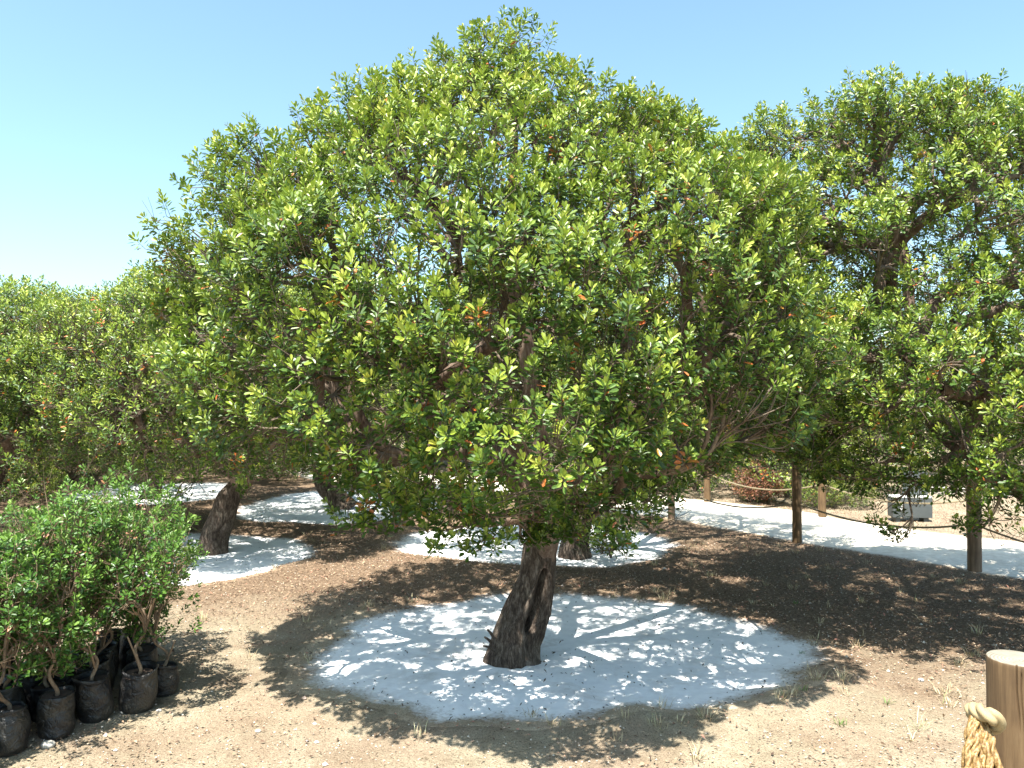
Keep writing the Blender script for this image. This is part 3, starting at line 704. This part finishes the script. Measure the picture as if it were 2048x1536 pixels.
bl = [(b1, (1.7, 14.9), 1.1, 1.2, "dark bush at the bend of the far fence"), (b2, (5.9, 13.6), 2.2, 1.05, "green bush behind the grey sign"),
      (b1, (5.15, 11.75), 3.0, 0.33, "low bright green bush just left of the grey sign"), (b2, (4.6, 11.75), 4.0, 0.30, "low bright green bush beside the right far fence post"),
      (b1, (3.9, 12.3), 4.0, 0.28, "small low bush in front of the withered shrub"),
      (b1, (8.6, 15.5), 0.7, 1.2, "yellowish bush farthest right beyond the sign"), (b2, (-0.6, 18.4), 1.7, 1.5, "wide bush beyond the path at the back middle"),
      (b1, (-2.6, 18.6), 2.9, 1.3, "tall bush at the back left beyond the path"), (b2, (-7.0, 16.0), 3.3, 1.1, "bush at the back left between the far trunks"),
      (b1, (-9.6, 15.4), 0.3, 1.2, "bush at the back left below the leftmost crown"), (b2, (-11.6, 14.8), 1.3, 1.2, "leftmost bush low under the leftmost crown"),
      (b1, (-5.9, 19.8), 4.3, 1.5, "distant bush left of where the path disappears"), (b2, (2.2, 17.6), 0.9, 1.3, "bush beyond the path right behind the front trunk"),
      (b1, (-7.9, 11.9), 1.9, 0.8, "dark bush under the crowns at the left, right of the leftmost tree"), (b2, (-10.0, 13.0), 2.5, 0.9, "dark bush at the left edge behind the grow bags"),
      (b2, (-4.6, 15.2), 5.5, 0.75, "bush between the far white patches at the back left"), (b1, (-8.3, 14.6), 2.4, 0.9, "bush beyond the farthest white patch on the left"),
      (b1, (12.0, 17.0), 3.6, 1.6, "bush at the right horizon beyond the rope fences"), (b2, (6.0, 17.8), 0.2, 1.7, "tall bush behind the far trees right of the middle")]
for src, (x, y), rz, s_, lab in bl:
    c = copy_tree(src); c.location = (x, y, 0); c.rotation_euler = (0, 0, rz); c.scale = (s_,)*3; c["label"] = lab
bush("withered_shrub", (3.85, 12.15), 0.40, 0.60, 220, 1010, "withered rust red shrub between the green bushes beyond the rope fence", 12, 0.045, LEAF_DEAD, "shrub", None)
bush("root_shoots", (1.02, 8.0), 0.30, 0.42, 90, 1011, "dark leafy root shoots at the foot of the trunk behind", 14, 0.035, None, "root shoots", None, tone0=-0.1)
# far scrub that closes the view at the horizon
r = np.random.default_rng(44); P = []
for i in range(70):
    a = math.radians(-44+88*i/69); d = r.uniform(30, 38); c = np.array([math.sin(a)*d, math.cos(a)*d, 0]); R = r.uniform(1.2, 2.0); H = r.uniform(1.6, 2.6)
    q = nrm(r.normal(size=(230, 3))); q[:, 2] = np.abs(q[:, 2]); P.append(c+q*np.array([R, R, H])*r.uniform(0.75, 1.05, (230, 1)))
P = np.vstack(P); A = nrm(r.normal(0, 0.3, P.shape)+[0, 0, 1.0])
V, F, t = make_leaves(P, A, np.full(len(P), 0.25), 7, 0.22, r, tone=-0.05, orange=0)
tag(mesh_obj("far_scrub", V, F, LEAF, tint=t), "dark green scrub closing the view at the horizon", "scrub", kind="stuff")

# ------------------------------------------------------------------ potted saplings at the lower left
m, nt, b = new_mat("black_plastic_film"); PLASTIC = m
tc = nt.nodes.new("ShaderNodeTexCoord"); n1 = noise(nt, 18, 5, 0.6, tc.outputs["Object"], 1.2); n2 = noise(nt, 6, 3, 0.6, tc.outputs["Object"])
r_ = ramp(nt, n2.outputs[0], [(0.4, (0.010, 0.010, 0.011)), (0.65, (0.040, 0.037, 0.029))])
nt.links.new(r_.outputs[0], b.inputs["Base Color"]); b.inputs["Roughness"].default_value = 0.36; bump(nt, n1.outputs[0], 0.9, 0.02, b)
m, nt, b = new_mat("potting_soil"); SOIL = m
n1 = noise(nt, 90, 4, 0.7); r_ = ramp(nt, n1.outputs[0], [(0.4, (0.03, 0.02, 0.014)), (0.6, (0.12, 0.08, 0.055))]); nt.links.new(r_.outputs[0], b.inputs["Base Color"]); b.inputs["Roughness"].default_value = 1
def sapling(seed, H):
    r = np.random.default_rng(seed); e = empty("potted_sapling")
    # bag: crumpled cylinder with folded lip, inner wall and soil
    nth, nz_ = 64, 30; th = np.arange(nth)/nth*6.2832; prof = [(0.070, 0.0), (0.080, 0.015)]+[(0.083, 0.03+k*0.0085) for k in range(22)]+[(0.088, 0.222), (0.083, 0.229), (0.077, 0.222), (0.075, 0.20)]
    nn, n2_ = Snoise(seed, 26), Snoise(seed+1, 60); V = []
    for (rr, z) in prof:
        P = np.stack([np.cos(th)*rr, np.sin(th)*rr, np.full(nth, z)], -1)
        k = 1+0.085*nn(P*np.array([1, 1, 0.7]))+0.03*n2_(P)+0.03*np.sin(2*th+seed)
        P[:, :2] *= (k*(1+0.09*math.sin(min(z, 0.2)/0.2*3.1)-0.05))[:, None]; P[:, 0] += (0.04*(seed % 3-1))*z; P[:, 2] += (0.016*nn(P*0.9) if z > 0.15 else 0)*min(1, (z-0.15)/0.05); V.append(P)
    V = np.vstack(V); m_ = len(prof); k = np.arange(m_-1)[:, None]*nth; q = np.arange(nth)[None]; q2 = (q+1) % nth
    F = np.stack([k+q, k+q2, k+nth+q2, k+nth+q], -1).reshape(-1, 4)
    mesh_obj("grow_bag", V, F, PLASTIC, smooth=True, parent=e)
    rr = np.linspace(0.0, 0.078, 6); SV = [np.array([[0, 0, 0.205]])]
    for a in rr[1:]: SV.append(np.stack([np.cos(th)*a, np.sin(th)*a, 0.203+0.004*nn(np.stack([np.cos(th)*a, np.sin(th)*a, 0*th], -1))], -1))
    SV = np.vstack(SV); SF = []; 
    for a in range(4):
        b0 = 1+a*nth; SF.append(np.stack([b0+q[0], b0+q2[0], b0+nth+q2[0], b0+nth+q[0]], -1))
    mesh_obj("soil", SV, np.vstack(SF), SOIL, smooth=True, tri=np.stack([np.zeros(nth, int), 1+q[0], 1+q2[0]], -1), parent=e)
    # crooked stem, forking once
    t = np.linspace(0, 1, 14); lean = r.normal(0, 0.05, 2); amp = r.uniform(0.012, 0.03)
    sx = lean[0]*t+amp*np.sin(t*7+r.uniform(0, 6)); sy = lean[1]*t+amp*np.cos(t*6+r.uniform(0, 6)); sx -= sx[0]; sy -= sy[0]
    hs = 0.36*H; pts = np.stack([sx, sy, 0.19+t*(hs-0.19+0.02)], -1)
    st = [poly_tube(pts, np.linspace(0.0105, 0.007, 14), 8)]
    p0 = pts[4]; q_ = np.stack([p0[0]+t*0.07*r.choice([-1, 1]), p0[1]+t*0.04*r.normal(), p0[2]+t*0.16], -1); st.append(poly_tube(q_, np.linspace(0.007, 0.004, 14), 6))
    V, F, T = merge(st); mesh_obj("stem", V, F, STEM, smooth=True, tri=T, parent=e)
    pf = profile(np.linspace(0.27*H, H, 7), *[np.array([0.08, 0.15, 0.19, 0.21, 0.21, 0.16, 0.06])]*4)
    tips = crown_points(pf, (0, 0), 165, seed, zr=(0.27*H, H), shell=0.09, inner=0.25, bumps=0.40, freq=9, th_=0.045)
    low = r.uniform(size=len(tips)); tips = tips[(tips[:, 2] > 0.6*H) | (low < 0.85)]; wild = r.uniform(size=len(tips)) < 0.20; tips[wild] += nrm(tips[wild]*np.array([1, 1, 0.3]))*r.uniform(0.04, 0.17, (wild.sum(), 1))
    grow(e, tips, tuple(pts[-1]), (0, 0, 1), seed+5, leaves=19, ll=0.026, rmax=0.007, ks=(5, 4, 3), shoot=(0.04, 0.10), center=(0, 0), leafmat=LEAF_SAP, wood=STEM, split_limbs=False, rt=0.0014, bare=0.13, orange=0.004, tone0=-0.02, wr=0.5, K=3)
    e.children[-1].name = "foliage"
    return e
GS = "mastic saplings in black grow bags"
protos = [sapling(1100+20*k, H) for k, H in enumerate((1.06, 1.14, 1.0, 1.10))]
front = [(-2.01, 4.28, 0, "sapling in the sunlit crumpled black grow bag at the right end of the row", 0.1),
         (-2.16, 4.14, 1, "sapling in the second grow bag from the right, beside the sunlit bag", -0.06),
         (-2.24, 3.93, 2, "sapling with a pale straight stem in the third grow bag from the right", 0.0),
         (-2.36, 3.76, 3, "sapling with a forked stem in the shaded bag behind the white stone", 0.04),
         (-2.50, 3.66, 0, "sapling in the dark grow bag nearest the left edge of the picture", -0.08)]
used = set(); r = np.random.default_rng(5)
i_ = 0
def put(k, x, y, lab, tilt, rz):
    global i_; i_ += 1
    e = protos[k] if k not in used else copy_tree(protos[k]); used.add(k)
    x -= 0.06; e.location = (x, y, float(hgt(x, y))-0.004); e.rotation_euler = (tilt*0.6, tilt, rz)
    s_ = r.uniform(0.95, 1.03); e.scale = (s_, s_, s_*(r.uniform(0.72, 1.10) if i_ > 4 else 1)); e.location.z -= 0; tag(e, lab, "potted sapling", GS); return e
for i, (x, y, k, lab, tilt) in enumerate(front): put(k, x, y, lab, tilt, i*1.3)
put(1, -1.96, 4.50, "rightmost sapling, its bag half hidden behind the sunlit one", 0.07, 2.0)
back = "one of the crowded saplings standing behind the front row of black grow bags"
for i in range(4):
    for j in range(6):
        if j == 5 and i > 2: continue
        x = -2.12-0.135*j-0.07*i+r.normal(0, 0.02)-0.03*(i > 1); y = 4.47-0.16*j+0.21*i+r.normal(0, 0.02)
        if j == 0 and i == 0: continue
        put((i*2+j) % 4, x, y, back if j else "sapling on the right side of the block, %s row behind the front bags" % ("first", "second", "third", "fourth")[i], r.normal(0, 0.05), r.uniform(0, 6.28))
for i, (x, y) in enumerate(((-2.62, 3.45), (-2.66, 3.22), (-2.86, 3.40), (-2.88, 3.14), (-2.72, 2.98))):
    put(i % 4, x, y, "sapling of the row that runs out of the picture at the lower left", r.normal(0, 0.05), r.uniform(0, 6.28))

# stones beside the bags
def stone(x, y, s_, label, seed, col):
    import bmesh
    bm = bmesh.new(); bmesh.ops.create_icosphere(bm, subdivisions=3, radius=s_); nn = Snoise(seed, 2.2/s_*0.5)
    for v in bm.verts:
        k = 1+0.16*float(nn(np.array([v.co[:]]))[0]); v.co = (v.co.x*k*1.2, v.co.y*k, v.co.z*k*0.65)
    me = bpy.data.meshes.new("stone"); bm.to_mesh(me); bm.free()
    for p in me.polygons: p.use_smooth = True
    me.materials.append(col); o = bpy.data.objects.new("stone", me); COL.objects.link(o); o.location = (x, y, float(hgt(x, y))+s_*0.35)
    tag(o, label, "stone", "loose stones on the earth")
m, nt, b = new_mat("pale_stone"); STONE = m
n1 = noise(nt, 30, 5, 0.7); r_ = ramp(nt, n1.outputs[0], [(0.35, (0.36, 0.33, 0.28)), (0.65, (0.6, 0.57, 0.5))]); nt.links.new(r_.outputs[0], b.inputs["Base Color"]); b.inputs["Roughness"].default_value = 0.95; bump(nt, n1.outputs[0], 0.5, 0.01, b)
for i, (u, v, s_, lab) in enumerate(((102, 1480, 0.027, "pale rounded stone in front of the shaded grow bags"), (252, 1412, 0.015, "small tan stone at the foot of the sunlit grow bag"),
                                     (322, 1408, 0.013, "little pale stone right of the sunlit grow bag"), (520, 1447, 0.014, "small pale stone on the bare earth below the white patch"),
                                     (1838, 1362, 0.018, "small pale stone in the grass left of the near rope post"))):
    d = 1.7*1547/(v-790); stone((u-1024)/1547*d, d, s_, lab, 60+i, STONE)

# ------------------------------------------------------------------ rope fences
def wood_mat(name, lo, mid, hi, band=1.0):
    m, nt, b = new_mat(name)
    tc = nt.nodes.new("ShaderNodeTexCoord"); mp = nt.nodes.new("ShaderNodeMapping"); mp.inputs["Scale"].default_value = (1, 1, 0.06); nt.links.new(tc.outputs["Object"], mp.inputs[0])
    n1 = noise(nt, 60, 6, 0.65, mp.outputs[0], 0.3); n2 = noise(nt, 7, 4, 0.6, tc.outputs["Object"])
    g = nt.nodes.new("ShaderNodeNewGeometry"); sx = nt.nodes.new("ShaderNodeSeparateXYZ"); nt.links.new(g.outputs["Normal"], sx.inputs[0])
    side = ramp(nt, n1.outputs[0], [(0.3, lo), (0.5, mid), (0.7, hi)])
    side2 = mix(nt, 1.0, side.outputs[0], ramp(nt, n2.outputs[0], [(0.3, (0.75, 0.72, 0.68)), (0.7, (1.15, 1.12, 1.08))]).outputs[0], 'MULTIPLY')
    # end grain: growth rings on the sawn top
    wv = nt.nodes.new("ShaderNodeTexWave"); wv.wave_type = 'RINGS'; wv.rings_direction = 'Z'; wv.inputs["Scale"].default_value = 42; wv.inputs["Distortion"].default_value = 2.5; wv.inputs["Detail"].default_value = 3
    mp2 = nt.nodes.new("ShaderNodeMapping"); mp2.inputs["Location"].default_value = (0.012, 0.02, 0); nt.links.new(tc.outputs["Object"], mp2.inputs[0]); nt.links.new(mp2.outputs[0], wv.inputs[0])
    n4 = noise(nt, 25, 4, 0.6, tc.outputs["Object"])
    rg = ramp(nt, math_n(nt, 'ADD', math_n(nt, 'MULTIPLY', wv.outputs[1], 0.35), math_n(nt, 'MULTIPLY', n4.outputs[0], 0.7)), [(0.25, (0.13, 0.11, 0.08)), (0.5, (0.22, 0.195, 0.145)), (0.8, (0.28, 0.255, 0.20))])
    msk = math_n(nt, 'GREATER_THAN', sx.outputs[2], 0.55)
    c = mix(nt, msk, side2, rg.outputs[0]); nt.links.new(c, b.inputs["Base Color"]); b.inputs["Roughness"].default_value = 0.8
    bump(nt, n1.outputs[0], 0.3, 0.006, b); return m
POSTM = wood_mat("treated_pine", (0.065, 0.037, 0.015), (0.120, 0.074, 0.034), (0.17, 0.112, 0.055))
POSTD = wood_mat("weathered_post", (0.10, 0.07, 0.05), (0.19, 0.13, 0.09), (0.27, 0.19, 0.13))
m, nt, b = new_mat("hemp_rope"); ROPE = m
tc = nt.nodes.new("ShaderNodeTexCoord"); n1 = noise(nt, 160, 3, 0.7, tc.outputs["Object"]); n2 = noise(nt, 12, 3, 0.6, tc.outputs["Object"])
r_ = ramp(nt, n1.outputs[0], [(0.35, (0.11, 0.055, 0.014)), (0.55, (0.25, 0.15, 0.048)), (0.7, (0.46, 0.34, 0.16))]); nt.links.new(r_.outputs[0], b.inputs["Base Color"]); b.inputs["Roughness"].default_value = 0.55; bump(nt, n1.outputs[0], 0.25, 0.002, b)
m, nt, b = new_mat("weathered_rope"); ROPE3 = m
n1 = noise(nt, 90, 3, 0.7); r_ = ramp(nt, n1.outputs[0], [(0.35, (0.11, 0.085, 0.045)), (0.65, (0.30, 0.25, 0.16))]); nt.links.new(r_.outputs[0], b.inputs["Base Color"]); b.inputs["Roughness"].default_value = 0.9
m, nt, b = new_mat("bleached_rope"); ROPE2 = m
n1 = noise(nt, 180, 3, 0.7); r_ = ramp(nt, n1.outputs[0], [(0.35, (0.20, 0.14, 0.06)), (0.6, (0.42, 0.33, 0.18))]); nt.links.new(r_.outputs[0], b.inputs["Base Color"]); b.inputs["Roughness"].default_value = 0.7; bump(nt, n1.outputs[0], 0.25, 0.002, b)

def post_mesh(rad, H, seed, nth=40, cracks=(), nz_=30, sink=0.08, top_round=0.10):
    th = np.arange(nth)/nth*6.28318; nn = Snoise(seed, 14); V = []
    zs_ = list(np.linspace(-sink, H-rad*top_round, nz_)); prof = [(1.0, z) for z in zs_]+[(0.985, H-rad*top_round*0.45), (0.95, H-rad*top_round*0.12), (0.90, H-0.0005), (0.7, H+0.0005), (0.4, H+0.001)]
    for f, z in prof:
        rr = np.full(nth, rad*f); P = np.stack([np.cos(th), np.sin(th), np.full(nth, z*0.15)], -1)
        rr *= 1+0.012*nn(P*np.array([0.12, 0.12, 1]))
        for (t0, sl, z0, z1, w, dep) in cracks:
            c = t0+sl*(H-z)+0.02*math.sin(z*40+t0*5); a = (th-c+np.pi) % (2*np.pi)-np.pi
            k = np.clip(1-np.abs(a)/w, 0, 1)**0.7
            if f > 0.5: rr = rr*(1-dep*k*(1 if z0 <= z <= z1 else 0)*(min(1, (z-z0)/0.05+0.15)))
        V.append(np.stack([np.cos(th)*rr, np.sin(th)*rr, np.full(nth, z)], -1))
    V.append(np.array([[0, 0, H+0.001]])); V = np.vstack(V); m_ = len(prof)
    k = np.arange(m_-1)[:, None]*nth; q = np.arange(nth)[None]; q2 = (q+1) % nth
    F = np.stack([k+q, k+q2, k+nth+q2, k+nth+q], -1).reshape(-1, 4); tri = np.stack([(m_-1)*nth+q[0], (m_-1)*nth+q2[0], np.full(nth, len(V)-1)], -1)
    return V, F, tri
def sag(a, b, drop, n=60):
    t = np.linspace(0, 1, n)[:, None]; P = a*(1-t)+b*t; P[:, 2] -= drop*4*(t*(1-t))[:, 0]; return P
def fence(posts, label, rads, seed, dark=(), heights=1.02):
    e = empty("rope_fence", (posts[0][0], posts[0][1], 0)); tag(e, label, "fence", "rope fences along the path"); o0 = np.array([posts[0][0], posts[0][1], 0])
    for i, (x, y) in enumerate(posts):
        V, F, T = post_mesh(rads[i % len(rads)], heights+0.02*math.sin(3*i), seed+i)
        z = float(hgt(x, y)); V = V+np.array([x, y, z])-o0
        ob = mesh_obj("post", V-np.array([x, y, z])+o0, F, POSTD if i in dark else POSTM, smooth=True, tri=T, parent=e); ob.location = (x-o0[0], y-o0[1], z)
        if i in dark: ob["label"] = "dark weathered post in the shade"
    for i in range(len(posts)-1):
        a, b_ = np.array([*posts[i], 0.]), np.array([*posts[i+1], 0.]); za, zb = float(hgt(a[0], a[1])), float(hgt(b_[0], b_[1]))
        for hz, dr in ((0.46, 0.15), (0.92, 0.12)):
            A_, B_ = a+[0, 0, za+hz], b_+[0, 0, zb+hz]
            V, F, T = poly_tube(sag(A_, B_, dr+0.02*math.sin(i*2.3+hz*5)), 0.0095, 9, 3, 0.35, 60)
            mesh_obj("rope", V-o0, F, ROPE3, smooth=True, tri=T, parent=e)
fence(NEAR_POSTS, "rope fence on the near side of the pale path, two slack ropes between wooden posts", (0.06, 0.063, 0.053, 0.047, 0.05), 40, dark=(1, 3))
fence(FAR_POSTS, "rope fence on the far side of the pale path in front of the green bushes", (0.056, 0.055, 0.053, 0.05), 70)

# near post with the knotted rope, bottom right
NP = (1.205, 1.86); NH = 1.072
e = empty("rope_post", (NP[0], NP[1], 0)); tag(e, "thick round wooden post with sawn top close to the camera at lower right", "post")
cr = [(math.radians(238), 0.55, NH-0.16, NH+1, 0.030, 0.12), (math.radians(246), 0.6, NH-0.20, NH-0.02, 0.024, 0.10), (math.radians(262), 0.35, NH-0.5, NH+1, 0.028, 0.11), (math.radians(222), 0.1, NH-0.9, NH-0.35, 0.012, 0.05)]
V, F, T = post_mesh(0.0615, NH, 91, nth=420, cracks=cr, nz_=140); mesh_obj("post_body", V, F, POSTM, smooth=True, tri=T, parent=e)
e2 = empty("knotted_rope", (1.0, 1.75, 0.9)); tag(e2, "thick golden laid rope knotted to the near post, its unravelled strands hanging down", "rope")
o0 = np.array(e2.location)
def uvd(u, v, d): return np.array([(u-1024)/1547*d, d, 1.7-(v-790)/1547*d])
kp = [uvd(1938, 1420, 1.80), uvd(1944, 1416, 1.775), uvd(1957, 1421, 1.745), uvd(1972, 1428, 1.73), uvd(1984, 1432, 1.725), uvd(1989, 1440, 1.735), uvd(1985, 1447, 1.765), uvd(1980, 1448, 1.81)]
kp = np.array(kp); t = np.linspace(0, len(kp)-1, 90); kk = np.stack([np.interp(t, np.arange(len(kp)), kp[:, i]) for i in range(3)], -1)
for i in range(3): kk[:, i] = np.convolve(np.pad(kk[:, i], 6, mode='edge'), np.ones(13)/13, 'valid')
V, F, T = poly_tube(kk, 0.0155, 36, 3, 0.50, 75); mesh_obj("knot", V-o0, F, ROPE2, smooth=True, tri=T, parent=e2)
st = []
for i in range(13):
    a = i/12*2-1; jd = 0.014*math.cos(i*2.4)
    top = uvd(1949+a*9, 1421+abs(a)*5, 1.765+jd*0.5); mid = uvd(1952+a*22, 1470, 1.74+jd); bot = uvd(1958+a*36, 1545, 1.70+jd*1.4); end = uvd(1964+a*44, 1720, 1.68+jd*1.4)
    pk = np.array([top, mid, bot, end]); t = np.linspace(0, 1, 140)
    from_ = np.stack([np.interp(t, [0, 0.2, 0.5, 1], pk[:, c]) for c in range(3)], -1)
    for c in range(3): from_[:, c] = np.convolve(np.pad(from_[:, c], 12, mode='edge'), np.ones(25)/25, 'valid')
    from_[:, 0] += 0.0022*np.sin(t*30+i*1.7)
    st.append(poly_tube(from_, 0.0066, 18, 3, 0.75, 62+6*(i % 3)))
V, F, T = merge(st); mesh_obj("strands", V-o0, F, ROPE, smooth=True, tri=T, parent=e2)

# ------------------------------------------------------------------ grey sign beyond the path
m, nt, b = new_mat("grey_sign_paint"); GREY = m
n1 = noise(nt, 6, 4, 0.6); r_ = ramp(nt, n1.outputs[0], [(0.3, (0.06, 0.072, 0.075)), (0.7, (0.08, 0.092, 0.093))]); nt.links.new(r_.outputs[0], b.inputs["Base Color"]); b.inputs["Roughness"].default_value = 0.6
m, nt, b = new_mat("white_edge"); WHT = m; b.inputs["Base Color"].default_value = (0.78, 0.78, 0.75, 1); b.inputs["Roughness"].default_value = 0.6
SX, SY = 5.36, 10.45
e = empty("information_stand", (SX, SY, 0), -0.10); tag(e, "low grey information stand with white lettering beyond the far rope fence", "sign")
def box(x0, x1, y0, y1, z0, z1, dx=0.0):
    V = np.array([(x0, y0, z0), (x1, y0, z0), (x1, y1, z0), (x0, y1, z0), (x0+dx, y0, z1), (x1, y0, z1), (x1, y1, z1), (x0+dx, y1, z1)], float)
    F = np.array([(0, 3, 2, 1), (4, 5, 6, 7), (0, 1, 5, 4), (1, 2, 6, 5), (2, 3, 7, 6), (3, 0, 4, 7)]); return V, F, None
V, F, T = box(-0.25, 0.25, -0.10, 0.10, 0.06, 0.325); mesh_obj("base_block", V, F, GREY, parent=e)
V, F, T = box(-0.252, 0.252, -0.103, 0.103, 0.325, 0.345); mesh_obj("ledge", V, F, WHT, parent=e)
V, F, T = box(-0.07, 0.225, -0.03, 0.075, 0.345, 0.66, 0.03); mesh_obj("upper_panel", V, F, GREY, parent=e)
for fx in (-0.21, 0.15):
    V, F, T = box(fx, fx+0.06, -0.08, 0.08, -0.02, 0.06); mesh_obj("foot", V, F, GREY, parent=e)
fc = bpy.data.curves.new("lettering", 'FONT'); fc.body = "PAAI"; fc.size = 0.06; fc.extrude = 0.001
ft_ = bpy.data.objects.new("lettering_source", fc); COL.objects.link(ft_)
fm = bpy.data.meshes.new_from_object(ft_.evaluated_get(bpy.context.evaluated_depsgraph_get())); bpy.data.objects.remove(ft_)
fo = bpy.data.objects.new("lettering", fm); COL.objects.link(fo); fm.materials.clear(); fm.materials.append(WHT); fo.parent = e
fo.rotation_euler = (math.radians(90), math.radians(-90), 0); fo.location = (-0.125, -0.1025, 0.125)
# long low kerb stone seen right of the stand
V, F, T = box(-1.3, 1.6, -0.12, 0.12, -0.05, 0.10); o = mesh_obj("kerb_stone", V, F, STONE); o.location = (8.2, 13.2, 0); o.rotation_euler = (0, 0, -0.25)
tag(o, "pale low kerb of stone on the dry ground beyond the grey stand", "kerb")
